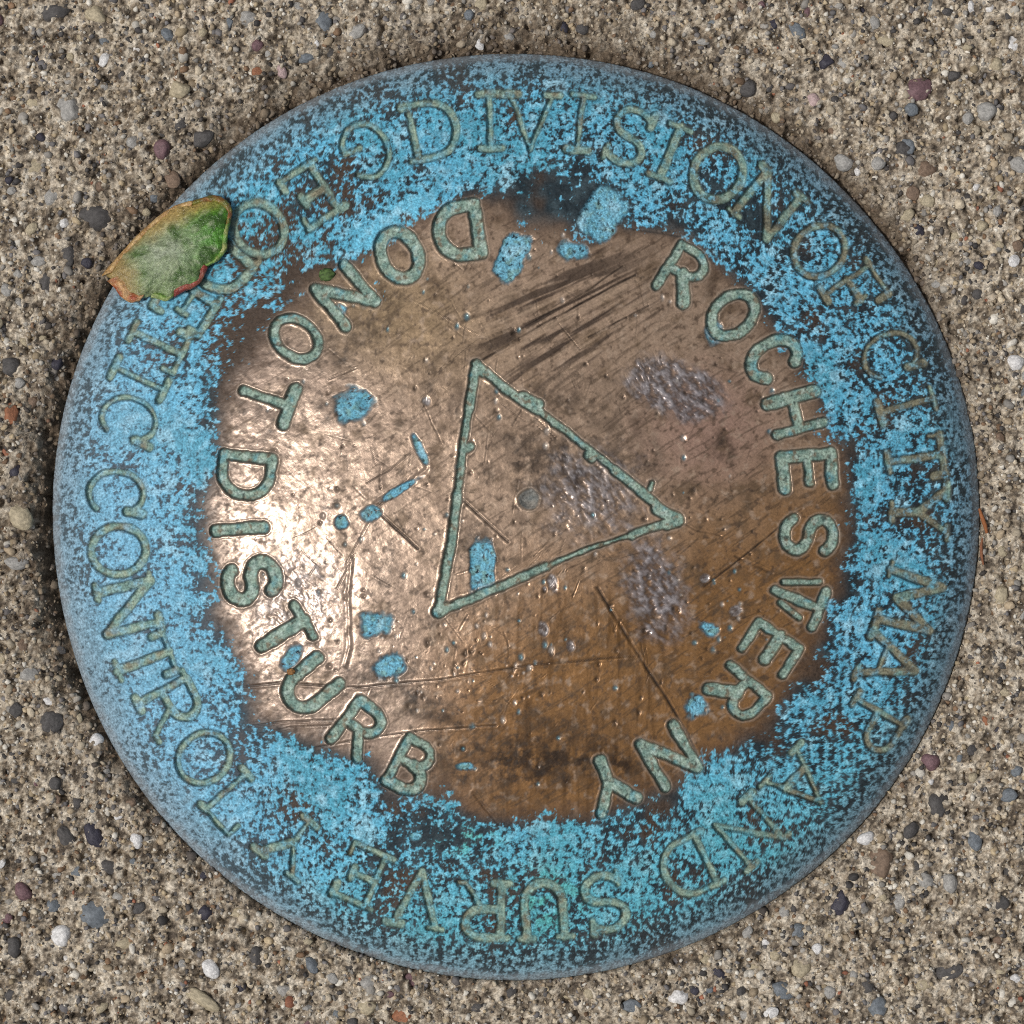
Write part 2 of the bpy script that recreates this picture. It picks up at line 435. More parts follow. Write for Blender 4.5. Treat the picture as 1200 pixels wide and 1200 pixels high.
# the fan of long scrape marks above the triangle
cx, cy = on_disc(655, 370)
c_, s_ = math.cos(R(28)), math.sin(R(28))
qx, qy = (X - cx) * c_ + (Y - cy) * s_, -(X - cx) * s_ + (Y - cy) * c_
fan = np.exp(-(qx / 9.5) ** 4 - ((qy + 0.4) / 5.4) ** 4)
fst = fbm(qx / 14.0, qy + 0.03 * qx * qy, 1.0, 3, 14, .65)
fan_d = fan * sstep(0.0, 0.22, fst)
brz = mix(brz, col(.05, .034, .026), 0.88 * fan_d)
brz = mix(brz, col(.55, .40, .28), 0.5 * fan * sstep(.05, .35, -fst))
rough = 0.315 + 0.14 * t1 + 0.14 * t2 + 0.1 * tar - 0.05 * left
metal = 0.42 - 0.14 * t2 - 0.12 * t1 - .10 * left - 0.2 * tar - .25 * blot
Zd = 0.10 * fbm(X, Y, 7, 2, 20) + 0.045 * fbm(X, Y, 1.6, 3, 21) + 0.014 * f1
Zd += fan * 0.09 * np.clip(fst * 2, -1, 1)

# rough grey worn-through patches
rp = np.clip(blob(792, 455, 58, 31, -22, .22, .35) + 0.75 * blob(692, 578, 50, 44, 0, .6, .7) + blob(768, 690, 32, 56, 12, .45, .5) + .5 * blob(350, 700, 40, 45, 0, .8, .6), 0, 1)
rn = fbm((X * .8 + Y * .6) * 1.0, (-X * .6 + Y * .8) / 1.9, 0.62, 3, 23, .65)
brz = mix(brz, mix(col(.10, .085, .085), col(.44, .42, .44), sstep(-.2, .45, rn)), 0.8 * rp * sstep(-.35, .25, rn + .25))
Zd += rp * 0.17 * rn - 0.08 * rp
rough = rough - 0.08 * rp
# hammered crust near the highlight on the left
hl = sstep(-20, -26, X) * sstep(12, 6, Y) * sstep(-24, -18, Y)
Zd += hl * 0.05 * fbm(X, Y, 0.8, 2, 24)

# ---- thin scratches and cuts
SCR = [([(268, 806), (330, 800), (420, 806), (520, 796), (620, 780), (745, 768)], .13, .12, .7), ([(290, 892), (350, 880), (430, 866), (500, 856), (582, 850)], .12, .12, .7),
       ([(290, 852), (330, 846), (395, 844)], .10, .1, .5), ([(295, 862), (340, 852), (400, 850)], .08, .1, .5), ([(700, 688), (740, 755), (790, 832), (830, 905), (852, 955)], .16, .14, .9),
       ([(846, 955), (858, 975)], .3, .2, .9), ([(443, 601), (490, 643)], .13, .13, .9), ([(405, 662), (440, 596), (478, 560)], .07, .07, .5), ([(395, 690), (415, 650)], .08, .08, .5),
       ([(541, 584), (570, 612), (596, 635)], .14, .13, .8), ([(440, 590), (470, 572), (500, 550)], .24, .12, .0), ([(484, 512), (496, 534), (501, 547)], .22, .12, .0),
       ([(430, 566), (455, 553), (478, 532)], .08, .08, .6), ([(825, 688), (868, 655), (940, 596)], .11, .1, .8), ([(862, 652), (905, 672)], .16, .12, .5), ([(205, 772), (240, 800), (270, 838)], .16, .14, .8),
       ([(518, 520), (497, 475)], .06, .06, .5), ([(505, 440), (560, 398), (600, 384)], .06, .05, .4), ([(470, 345), (560, 392)], .06, -.05, .0), ([(412, 655), (408, 700), (410, 760), (404, 780)], .22, -.12, .0),
       ([(560, 425), (640, 378), (745, 322)], .12, .12, .9), ([(600, 392), (690, 340), (730, 312)], .10, .10, .8), ([(690, 395), (760, 358)], .10, .1, .9), ([(640, 640 + 40), (690, 655)], .07, .06, .4),
       ([(800, 612), (815, 622), (845, 628)], .1, .1, .5), ([(555, 930), (592, 975)], .18, .14, .1), ([(705, 880), (712, 905)], .16, .1, .0), ([(605, 815), (740, 770), (745, 768)], .25, -.03, .0),
       ([(740, 268), (800, 278), (820, 290)], .14, .06, .7), ([(355, 840), (395, 812)], .1, .08, .6)]
rr_ = random.Random(3)
for k in range(230):
    a = rr_.uniform(0, 360); q = 320 * math.sqrt(rr_.random())
    px, py = 612 + q * math.cos(a), 598 + q * math.sin(a)
    d = R(rr_.choice([28, 60, -40, 85, 150]) + rr_.gauss(0, 14)); L = rr_.uniform(6, 42)
    SCR.append(([(px, py), (px + L * math.cos(d), py - L * math.sin(d))], rr_.uniform(.05, .09), rr_.choice([.02, .03, .045, -.02]), rr_.uniform(.1, .55)))
scr_dark = np.zeros_like(X)
for pts, w, dep_, dk in SCR:
    P = poly_mm(pts)
    x0, y0 = P.min(0) - 1; x1, y1 = P.max(0) + 1
    I = np.nonzero((X > x0) & (X < x1) & (Y > y0) & (Y < y1))[0]
    jx = X[I] + 0.12 * f3[I]; jy = Y[I] + 0.12 * f2[I]
    d = seg_dist(jx, jy, P)
    w *= .72; dep_ *= .75
    e = np.exp(-(d / w) ** 2) * np.clip(.75 + .9 * f3[I], .1, 1)
    Zd[I] -= dep_ * e
    Zd[I] += 0.3 * dep_ * np.exp(-((d - 2.0 * w) / w) ** 2)
    scr_dark[I] = np.maximum(scr_dark[I], dk * e)
brz = mix(brz, col(.035, .026, .02), np.clip(1.25 * scr_dark, 0, 1))

# ---- scattered pits and nicks
pitc = np.zeros_like(X)
for k in range(380):
    a = rr_.uniform(0, 2 * math.pi); q = 330 * math.sqrt(rr_.random())
    px, py = 612 + q * math.cos(a), 600 + q * math.sin(a)
    if k < 90: px, py = rr_.gauss(545, 60), rr_.gauss(775, 35)
    if k % 9 == 0: px, py = rr_.gauss(850, 45), rr_.gauss(720, 60)
    cx, cy = on_disc(px, py)
    w = abs(rr_.gauss(0.07, 0.06)) + 0.08
    I = np.nonzero((np.abs(X - cx) < 3 * w) & (np.abs(Y - cy) < 3 * w))[0]
    if not len(I): continue
    e = np.exp(-(((X[I] - cx) ** 2 + ((Y[I] - cy) * rr_.uniform(.6, 1.1)) ** 2) / w ** 2) ** 1.5)
    e = e * np.clip(.9 + 1.2 * f1[I], 0, 1)
    Zd[I] -= e * w * 0.6
    kd = rr_.random()
    if cx < -14: e = e * .5
    pc = (.05, .035, .025) if kd < .6 else (.10, .26, .32) if kd < .82 else (.50, .45, .40)
    brz[I] = brz[I] * (1 - .8 * e[:, None]) + np.array(pc) * .8 * e[:, None]
for px, py, a, b in ((647, 683, 6, 10), (637, 737, 6, 9), (668, 756, 6, 6), (752, 872, 5, 8), (638, 690, 3, 3), (862, 715, 9, 6), (826, 678, 6, 5), (500, 470, 5, 6)):
    m = blob(px, py, a * .8, b * .9, 15, .3, .7)
    brz = mix(brz, mix(col(.12, .10, .095), col(.42, .40, .40), sstep(-.3, .3, f1)), .85 * m); Zd -= m * (.10 + .12 * f1)

# ---- patina colour
pc = mix(col(.105, .370, .540), col(.070, .290, .400), sstep(-.1, .5, f4 + .4 * f2))
pc = mix(pc, col(.23, .50, .64), sstep(-.1, .45, fbm(X, Y, .9, 3, 31)) * .75)
pc = mix(pc, col(.15, .48, .66), np.clip(dep, 0, 1) * .6)
pc = mix(pc, col(.17, .40, .50), plug * .6)
pc = mix(pc, col(.16, .30, .28), plug * sstep(.0, .35, fbm(X, Y, .8, 2, 38)) * .8)
pc = mix(pc, col(.02, .035, .04), plug * sstep(.92, .45, plug) * .9)
pc = mix(pc, col(.34, .56, .66), .55 * sstep(.12, .45, fbm(X, Y, 3.2, 3, 32, .6)))
pc = mix(pc, col(.05, .21, .30), .5 * sstep(.1, .45, fbm(X, Y, 2.4, 3, 34, .6)))
bot = sstep(-20, -40, Y - 0.25 * X)
pc = mix(pc, col(.085, .34, .38), .55 * bot)
sky_sheen = sstep(-20, -42, X + .2 * Y)
pc = mix(pc, col(.22, .38, .52), .55 * sky_sheen)  # sky sheen on the left, painted into the patina as paler lilac
grn = np.clip(blob(640, 1055, 45, 38, 0, .7, .6) + blob(545, 985, 40, 18, 0, .6, .5), 0, 1)
pc = mix(pc, col(.07, .33, .22), .6 * grn * sstep(-.2, .3, f3))
rimf = sstep(39.6, 43.6, rr + 0.5 * f3)
pc = mix(pc, col(.19, .26, .31), .72 * rimf)
gap = mix(col(.016, .028, .036), col(.040, .065, .078), sstep(-.3, .4, f3))
gap = mix(gap, col(.06, .04, .028), sstep(.1, .5, -f2 + ulq))
gap = mix(gap, col(.085, .14, .19), .7 * sstep(-24, -38, X + .2 * Y))  # gaps on the left paled for the same painted sheen
gap = mix(gap, col(.075, .11, .125), .5 * sstep(38.5, 42, rr))
gapm = sstep(-.8, 1.4, s + 1.0 * f2)
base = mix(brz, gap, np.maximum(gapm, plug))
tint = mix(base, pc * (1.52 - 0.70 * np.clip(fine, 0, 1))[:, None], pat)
# dirt collected along the rim foot
foot = sstep(43.3, 44.5, rr + .6 * f3)
tint = mix(tint, col(.20, .18, .17), .55 * foot)
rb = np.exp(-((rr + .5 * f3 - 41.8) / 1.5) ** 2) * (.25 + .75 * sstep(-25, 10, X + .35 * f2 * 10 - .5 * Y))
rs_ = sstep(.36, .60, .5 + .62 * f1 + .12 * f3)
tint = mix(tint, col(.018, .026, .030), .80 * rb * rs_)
tint = mix(tint, col(.30, .36, .40), .40 * sstep(43.2, 44.0, rr + .3 * f3) * sstep(44.6, 44.1, rr + .3 * f3))
metal = metal * (1 - pat) * (1 - .75 * gapm)
rough = mix(rough[:, None], np.full((len(X), 1), .82), np.clip(pat + .55 * gapm, 0, 1))[:, 0]
Zd += (0.085 * pat + 0.05 * np.clip(f1, -1, 1)) * sstep(-1, 1, s) + .03 * rimf * f3
Zd += plug * (-.20 + .16 * f1)
Zd -= .16 * np.exp(-((X + 43.9) ** 2 + (Y - 1.8) ** 2) / .25) + .2 * np.exp(-((X + 44.0) ** 2 + (Y + .2) ** 2) / .3)

# ---- struck letters, triangle and punch
label = np.full(X.shape, -1)
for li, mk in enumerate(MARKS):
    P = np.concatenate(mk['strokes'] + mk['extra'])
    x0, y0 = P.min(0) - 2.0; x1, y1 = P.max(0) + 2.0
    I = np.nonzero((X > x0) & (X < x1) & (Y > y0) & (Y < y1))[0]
    wx = .11 * f3[I]; wy = .11 * fbm(X[I], Y[I], 1.5, 2, 33)
    offs = mk.get('off') or [.10 * math.sin(7.1 * li + 2.3 * q_) for q_ in range(len(mk['strokes']))]
    d = np.min([seg_dist(X[I] + wx, Y[I] + wy, list(p)) + o_ for p, o_ in zip(mk['strokes'], offs)], 0)
    d = d + .08 * f1[I] + .10 * fbm(X[I], Y[I], 2.0, 2, 39)
    hw, D_ = mk['hw'], mk['depth']
    for p in mk['extra']:
        d = np.minimum(d, seg_dist(X[I] + wx, Y[I] + wy, list(p)) + 0.22)
    if mk['kind'] == 'out': D_ = D_ * np.clip(1 + 1.0 * f2[I], .55, 1.3)
    wall = .20 if mk['kind'] != 'punch' else .6
    floor_ = sstep(hw + .02, hw - wall, d)
    Zd[I] = Zd[I] * (1 - .75 * floor_) - D_ * floor_ - .05 * floor_ * (1 - np.clip(d / hw, 0, 1) ** 2) * (mk['kind'] == 'punch') * 4
    lip = np.exp(-((d - hw - .12) / .09) ** 2)
    Zd[I] += (.035 if mk['kind'] == 'in' else .05) * lip
    nf = fbm(X[I], Y[I], .9, 3, 35)
    if mk['kind'] == 'in':
        fc = mix(col(.16, .26, .225), col(.30, .40, .33), sstep(-.4, .4, nf))
        fc = mix(fc, col(.10, .34, .42), .6 * sstep(.1, .5, f3[I] + .4 * gapm[I]))
        fc = mix(fc, col(.19, .13, .08), .75 * sstep(.12, .42, fbm(X[I], Y[I], .9, 3, 36)))
        fc = mix(fc, col(.035, .05, .045), .7 * sstep(.22, .42, fbm(X[I], Y[I], .6, 3, 49)))
        am = sstep(hw - .03, hw - .17, d)
        fc = mix(fc, col(.44, .56, .50), .65 * sstep(.05, .4, fbm(X[I], Y[I], .7, 2, 48)))
    elif mk['kind'] == 'out':
        fc = mix(col(.17, .29, .26), col(.31, .40, .31), sstep(-.4, .4, nf))
        fc = mix(fc, col(.22, .17, .10), .75 * sstep(.0, .45, fbm(X[I], Y[I], 1.6, 2, 37) + .55 * sstep(15, 35, X[I]) - .1))
        am = sstep(hw + .02, hw - .14, d) * np.clip(.80 + 1.1 * fbm(X[I], Y[I], 1.2, 3, 47), .2, .97)
    else:
        fc = mix(col(.13, .15, .15), col(.24, .24, .22), sstep(-.4, .4, nf))
        am = sstep(hw, hw - .2, d) * .85
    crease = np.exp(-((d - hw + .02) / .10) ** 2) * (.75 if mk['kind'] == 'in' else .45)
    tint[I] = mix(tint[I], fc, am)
    tint[I] = mix(tint[I], np.repeat(col(.035, .045, .04), len(I), 0), crease)      # crevice shade painted as a dark line along the struck edge
    metal[I] = metal[I] * (1 - am) * (1 - crease)
    rough[I] = rough[I] * (1 - am) + .78 * am
    # a lighter, smoother lip where the metal is bare
    bare = (1 - gapm[I]) * lip * (1 - am)
    tint[I] = mix(tint[I], np.repeat(col(.60, .47, .36), len(I), 0), .30 * bare)
    rough[I] = rough[I] - .08 * bare
    label[I] = np.where(d < hw, li, label[I])

slope_keep = 1 - skirt
Z = Z + Zd * slope_keep
V = np.stack([X, Y, Z], 1)
Vg = V.reshape(N, N, 3)
du = np.gradient(Vg, axis=1); dv = np.gradient(Vg, axis=0)
nrm = np.cross(du, dv).reshape(-1, 3)
nrm /= np.linalg.norm(nrm, axis=1)[:, None] + 1e-12
idx = np.arange(N * N).reshape(N, N)
F = np.stack([idx[:-1, :-1], idx[:-1, 1:], idx[1:, 1:], idx[1:, :-1]], -1).reshape(-1, 4)
PLUG0 = 1000
label = np.where((label < 0) & (plug_id >= 0) & (gapm < .6), PLUG0 + plug_id, label)
fl = np.stack([label[F[:, k]] for k in range(4)], 1)
flab = np.where((fl == fl[:, :1]).all(1), fl[:, 0], -1)

marker = bpy.data.objects.new('survey_marker', None)
C.objects.link(marker)
marker.empty_display_size = 0.01
tag(marker, 'round bronze survey disc with turquoise patina and struck lettering set in concrete', 'survey marker')
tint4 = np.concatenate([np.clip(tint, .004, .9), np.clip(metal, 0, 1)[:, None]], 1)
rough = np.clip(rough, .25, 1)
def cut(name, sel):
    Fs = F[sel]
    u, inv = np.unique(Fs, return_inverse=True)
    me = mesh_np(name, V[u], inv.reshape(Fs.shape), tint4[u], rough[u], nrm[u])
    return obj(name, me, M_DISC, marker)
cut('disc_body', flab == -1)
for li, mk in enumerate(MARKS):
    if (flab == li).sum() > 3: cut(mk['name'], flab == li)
for i in range(len(plugs)):
    if (flab == PLUG0 + i).sum() > 12: cut('patina_spot', flab == PLUG0 + i)

# ------------------------------------------------------------------ concrete slab
dense = np.arange(-54.5, 54.51, 0.155)
tail = 54.5 + np.cumsum(0.2 * 1.16 ** np.arange(1, 40))
ax = np.concatenate([-tail[::-1], dense, tail])
gx, gy = np.meshgrid(ax, ax, indexing='xy')
sx, sy = gx.ravel(), gy.ravel()
def gap_depth(t):
    # how far the mortar has broken away beside the rim, round the compass
    top = np.exp(-((np.angle(np.exp(1j * (t - R(88))))) / .5) ** 2)
    lf = np.exp(-((np.angle(np.exp(1j * (t - R(180))))) / .55) ** 2)
    ul = np.exp(-((np.angle(np.exp(1j * (t - R(130))))) / .45) ** 2)
    ur = np.exp(-((np.angle(np.exp(1j * (t - R(42))))) / .4) ** 2)
    return .25 + 1.2 * top + 1.7 * lf + 1.1 * ul + .8 * ur
def slab_h(x, y):
    q = np.hypot(x, y); t = np.arctan2(y, x)
    h = .30 * fbm(x, y, 9, 2, 40) + .42 * fbm(x, y, 2.6, 3, 41) + .42 * fbm(x, y, 1.0, 2, 42) + .30 * perlin(x / .46, y / .46, 43)
    h = h + .34 * (.35 - np.abs(perlin(x / .85, y / .85, 47))) + .16 * (.35 - np.abs(perlin(x / .45, y / .45, 48)))
    pit = sstep(.18, .42, fbm(x, y, 1.3, 3, 44))
    h = h - .65 * pit
    gd = gap_depth(t)
    wd = (.7 + .9 * gd) * np.clip(1 + 1.4 * fbm(x, y, 5, 2, 45), .3, 2)
    gd = gd * np.clip(1.1 + 1.3 * fbm(x, y, 3, 2, 46), .3, 2)
    lf = np.exp(-((np.angle(np.exp(1j * (t - R(184))))) / .50) ** 2)
    wd = wd * (1 - .62 * lf)
    h = h + 1.0 * lf * np.exp(-((q - RD - 2) / 6.0) ** 2)
    h = h - (gd + .9 * lf) * np.exp(-np.clip(q - RD - .25 * lf, 0, 50) / wd) - .05
    return h, pit
sh, pit = slab_h(sx, sy)
sq = np.hypot(sx, sy); st = np.arctan2(sy, sx)
sh = np.where(sq < RD + .1, np.minimum(sh, -1.0), sh)
c1 = fbm(sx, sy, 8, 3, 50); c2 = fbm(sx, sy, 1.3, 3, 51, .65); c3 = perlin(sx / .45, sy / .45, 52)
cc = mix(col(.40, .335, .255), col(.27, .215, .155), sstep(-.3, .4, c1))
cc = mix(cc, col(.70, .63, .52), .9 * sstep(-.05, .35, c2))
rdg = .35 - np.abs(perlin(sx / .85, sy / .85, 47))
cc = mix(cc, col(.70, .62, .50), .6 * sstep(.18, .36, rdg + .15 * c2))
cc = mix(cc, col(.075, .06, .048), .85 * sstep(.05, .36, -c2 - .4 * c3))
dirt = np.exp(-np.clip(sq - RD, 0, 60) / (.7 + .9 * gap_depth(st))) * np.clip(gap_depth(st), 0, 1)
cc = mix(cc, col(.12, .088, .06), np.clip(dirt * 1.3, 0, .9))
idx = np.arange(len(sx)).reshape(len(ax), len(ax))
SF = np.stack([idx[:-1, :-1], idx[:-1, 1:], idx[1:, 1:], idx[1:, :-1]], -1).reshape(-1, 4)
keep = (sq[SF] > 43.3).any(1)
SF = SF[keep]
u, inv = np.unique(SF, return_inverse=True)
slab = obj('concrete_pavement', mesh_np('concrete_pavement', np.stack([sx, sy, sh], 1)[u], inv.reshape(SF.shape), cc[u]), M_CONC)
tag(slab, 'weathered tan concrete with exposed sand and small stones around the disc', 'concrete', kind='structure')

# ------------------------------------------------------------------ aggregate
def ico(sub):
    import bmesh
    bm = bmesh.new()
    bmesh.ops.create_icosphere(bm, subdivisions=sub, radius=1.0)
    v = np.array([w.co[:] for w in bm.verts]); f = np.array([[q.index for q in t.verts] for t in bm.faces])
    bm.free()
    return v, f
def rot_many(n, flat=1.0):
    q = RNG.normal(size=(n, 4)); q /= np.linalg.norm(q, axis=1)[:, None]
    w, x, y, z = q.T
    return np.stack([np.stack([1 - 2 * (y * y + z * z), 2 * (x * y - z * w), 2 * (x * z + y * w)], 1),
                     np.stack([2 * (x * y + z * w), 1 - 2 * (x * x + z * z), 2 * (y * z - x * w)], 1),
                     np.stack([2 * (x * z - y * w), 2 * (y * z + x * w), 1 - 2 * (x * x + y * y)], 1)], 1)
PAL = np.array([(.56, .48, .36), (.44, .35, .24), (.33, .31, .28), (.70, .66, .58), (.075, .07, .068), (.24, .15, .09), (.36, .15, .09), (.20, .19, .19), (.50, .40, .26)])
PALW = np.array([.24, .15, .14, .14, .13, .06, .006, .11, .06]); PALW /= PALW.sum()
# named stones of the photograph: px, py, half length, half width, turn, colour
STONES = [(112, 255, 24, 17, 5, 'dark'), (60, 15, 26, 15, 20, 'dark'), (190, 175, 11, 12, 0, 'purple'), (237, 161, 15, 11, 25, 'dark'), (1099, 940, 13, 19, 5, 'dark'), (985, 1059, 11, 18, -20, 'ink'),
          (1110, 1138, 20, 11, 8, 'dark'), (918, 1160, 15, 11, -30, 'slate'), (72, 1097, 14, 13, 10, 'white'), (246, 1134, 15, 10, -50, 'white'), (237, 1172, 24, 10, -30, 'tan'), (1187, 48, 14, 17, 0, 'white'),
          (76, 980, 11, 19, 30, 'dark'), (110, 979, 10, 17, 25, 'ink'), (129, 1014, 16, 12, 0, 'dark'), (1014, 983, 12, 8, 30, 'white'), (1033, 1012, 17, 20, 0, 'brown'), (988, 190, 13, 10, -20, 'grey'),
          (953, 118, 8, 10, 20, 'pink'), (417, 36, 13, 9, 30, 'grey'), (14, 485, 9, 13, 0, 'rust'), (55, 330, 13, 12, 0, 'dark'), (80, 300, 10, 15, 0, 'dark'), (290, 22, 12, 10, 0, 'grey'), (301, 52, 8, 8, 0, 'purple'),
          (301, 84, 7, 6, 0, 'rust'), (330, 84, 6, 9, 20, 'pink'), (358, 68, 11, 7, 10, 'slate'), (1090, 893, 12, 11, 0, 'purple'), (1190, 425, 12, 10, 0, 'white'), (1112, 1035, 10, 13, 5, 'grey'), (1055, 1057, 10, 10, 0, 'grey'),
          (935, 1091, 11, 9, 0, 'slate'), (958, 1112, 7, 7, 0, 'white'), (20, 552, 9, 11, 0, 'ink'), (12, 430, 14, 13, 0, 'dark'), (65, 425, 10, 9, 0, 'ink'), (20, 660, 16, 8, 0, 'grey'), (1058, 175, 11, 10, 0, 'dark'),
          (1063, 170, 9, 12, 30, 'slate'), (1085, 200, 13, 12, 0, 'brown'), (62, 1060, 9, 10, 0, 'slate'), (160, 985, 8, 10, 10, 'white'), (140, 1050, 10, 9, 0, 'grey'), (145, 1105, 11, 8, 10, 'tan'), (365, 1130, 7, 12, 30, 'slate'),
          (330, 1163, 13, 10, 0, 'grey'), (300, 1120, 10, 12, 10, 'dark'), (1155, 845, 7, 8, 0, 'rust'), (45, 245 + 60, 10, 8, 0, 'grey'), (155, 165, 8, 9, 0, 'grey'), (550, 17, 7, 7, 0, 'slate'), (660, 30, 6, 9, 20, 'ink'),
          (682, 33, 9, 7, 0, 'dark'), (1080, 480, 9, 9, 0, 'dark'), (40, 120, 16, 14, 10, 'tan'), (210, 105, 14, 12, 0, 'tan'), (1160, 10, 8, 8, 0, 'white'), (740, 1180, 12, 9, 0, 'slate'), (795, 1168, 13, 12, 0, 'white'), (560, 1180, 10, 8, 0, 'dark'),
          (480, 1150, 12, 9, 0, 'purple'), (430, 1180, 12, 10, 0, 'tan'), (690, 1165, 8, 7, 0, 'tan'), (15, 1110, 10, 14, 0, 'dark'), (20, 830, 9, 10, 0, 'dark'), (35, 790, 12, 9, 0, 'grey'), (60, 845, 16, 14, 0, 'dark')]
SM = {k: stone_mat('stone_' + k, c, r_) for k, c, r_ in (('dark', (.085, .08, .078), .7), ('ink', (.045, .042, .058), .5), ('slate', (.16, .18, .20), .55), ('grey', (.34, .33, .31), .65), ('white', (.68, .67, .66), .45),
                                                   ('tan', (.42, .36, .25), .6), ('brown', (.20, .14, .10), .7), ('rust', (.30, .13, .07), .7), ('purple', (.17, .10, .11), .6), ('pink', (.46, .34, .33), .5))}
v2, f2_ = ico(3)
stone_src = []
for k in range(10):
    v = v2.copy()
    d = RNG.normal(size=(7, 3)); d /= np.linalg.norm(d, axis=1)[:, None]
    lim = RNG.uniform(.62, .92, 7)
    for dd, l in zip(d, lim):                                  # chip flat faces off the pebble
        p = v @ dd
        v = v - np.outer(np.clip(p - l, 0, None) * .85, dd)
    nz = fbm(v2[:, 0] * 2 + k * 9, v2[:, 1] * 2 + v2[:, 2] * 3, 1.0, 2, 60 + k)
    v = v * (1 + .10 * nz)[:, None]
    stone_src.append(v)
stone_mesh = {}
def stone(x, y, a, b, rot, kind):
    k = RNG.integers(10)
    if (k, kind) not in stone_mesh:
        me = mesh_np('stone', stone_src[k], f2_)
        me.materials.append(SM[kind])
        stone_mesh[(k, kind)] = me
    o = bpy.data.objects.new('stone', stone_mesh[(k, kind)])
    C.objects.link(o)
    o.parent = slab
    h = float(slab_h(np.array([x]), np.array([y]))[0][0])
    zr = min(a, b) * RNG.uniform(.6, .9)
    o.location = (x * MM, y * MM, (h - zr * RNG.uniform(.2, .5)) * MM)
    o.rotation_euler = (RNG.uniform(-.25, .25), RNG.uniform(-.25, .25), rot)
    o.scale = (a, b, zr)
    return o
taken = []
def px_slab(px, py): return CAMX + (px - 600) * PX, CAMY - (py - 600) * PX
for px, py, a, b, rot, kind in STONES:
    x, y = px_slab(px, py)
    stone(x, y, a * PX, b * PX, R(rot), kind); taken.append((x, y, max(a, b) * PX))
kinds = ['dark', 'ink', 'slate', 'grey', 'white', 'tan', 'brown', 'rust', 'purple', 'pink']
kw = np.array([.20, .06, .10, .22, .08, .20, .09, .01, .03, .01])
n_st = len(taken)
while n_st < 300:
    px, py = RNG.uniform(-15, 1215, 2)
    x, y = px_slab(px, py)
    a = RNG.gamma(2.2, .17) + .36
    if math.hypot(x, y) < RD + a + .3 or any((x - u_) ** 2 + (y - w_) ** 2 < (a + r_) ** 2 for u_, w_, r_ in taken): continue
    stone(x, y, a, a * RNG.uniform(.6, .95), RNG.uniform(0, 6.3), kinds[RNG.choice(10, p=kw / kw.sum())])
    taken.append((x, y, a)); n_st += 1

def grains(name, n, rmin, rmax, span, sub, lift):
    v, f = ico(sub)
    x = RNG.uniform(-span, span, n); y = RNG.uniform(-span, span, n)
    r_ = rmin + (rmax - rmin) * RNG.random(n) ** 2.0
    q = np.hypot(x, y)
    ok = q > RD + r_ * .35
    tk = np.array(taken)
    for i0 in range(0, n, 4000):
        sl = slice(i0, i0 + 4000)
        d2 = (x[sl, None] - tk[None, :, 0]) ** 2 + (y[sl, None] - tk[None, :, 1]) ** 2
        ok[sl] &= ~(d2 < (tk[None, :, 2] * .8) ** 2).any(1)
    x, y, r_ = x[ok], y[ok], r_[ok]; n = len(x)
    h = slab_h(x, y)[0]
    M = rot_many(n)
    sc = np.stack([r_ * RNG.uniform(.8, 1.25, n), r_ * RNG.uniform(.65, 1.0, n), r_ * RNG.uniform(.55, .9, n)], 1)
    jit = 1 + .22 * RNG.normal(size=(n, len(v), 1)).clip(-1.5, 1.5) * (1 if sub == 1 else .45)
    P = np.einsum('nij,nvj->nvi', M, v[None] * sc[:, None] * jit)
    P[:, :, 0] += x[:, None]; P[:, :, 1] += y[:, None]; P[:, :, 2] += (h + r_ * lift)[:, None]
    ci = RNG.choice(len(PAL), n, p=PALW)
    cl = PAL[ci] * RNG.uniform(.6, 1.15, (n, 1))
    tq = np.arctan2(y, x)
    dm = np.exp(-np.clip(np.hypot(x, y) - RD, 0, 60) / (.7 + .9 * gap_depth(tq))) * np.clip(gap_depth(tq), 0, 1)
    cl = mix(cl, col(.16, .12, .085), np.clip(dm, 0, .75))
    FF = (f[None] + (np.arange(n) * len(v))[:, None, None]).reshape(-1, 3)
    me = mesh_np(name, P.reshape(-1, 3), FF, np.repeat(cl, len(v), 0))
    o = obj(name, me, M_SAND, slab)
    o['kind'] = 'stuff'
    return o
grains('sand_grains', 42000, .12, .36, 53.5, 1, -.05)
grains('gravel_bits', 2600, .30, .62, 53.5, 2, -.3)

# ------------------------------------------------------------------ scrap of fleshy leaf lying over the rim
leaf = bpy.data.objects.new('leaf_scrap', None)
C.objects.link(leaf)
leaf.empty_display_size = 0.005
LP = [(123, 325), (131, 314), (140, 304), (150, 293), (159, 283), (174, 269), (188, 257), (198, 250), (209, 244), (220, 241), (230, 239), (240, 236), (250, 233), (260, 235), (267, 239), (272, 244), (275, 250), (275, 258), (273, 266), (271, 276),
      (270, 286), (270, 297), (265, 304), (260, 310), (254, 313), (248, 316), (244, 325), (239, 334), (230, 340), (219, 344), (209, 350), (200, 356), (190, 352), (182, 351), (170, 354), (159, 356), (152, 352), (146, 347), (140, 338), (131, 330)]
lp = np.array([px_slab(*p) for p in LP]); lc = lp.mean(0)
leaf.location = (lc[0] * MM, lc[1] * MM, 1.6 * MM)
ld = np.array([1, .30]); ld /= np.linalg.norm(ld)                 # along the leaf
li_ = -lc / np.linalg.norm(lc)                                    # towards the disc centre
def leaf_base(x, y):
    t = (x - lc[0]) * li_[0] + (y - lc[1]) * li_[1]
    return float(disc_z(np.linalg.norm(lc))) + .62 + .31 * t - .035 * np.clip(-t - 2, 0, 9) ** 2
def leaf_ring(poly, rho):
    return lc + (poly - lc) * rho
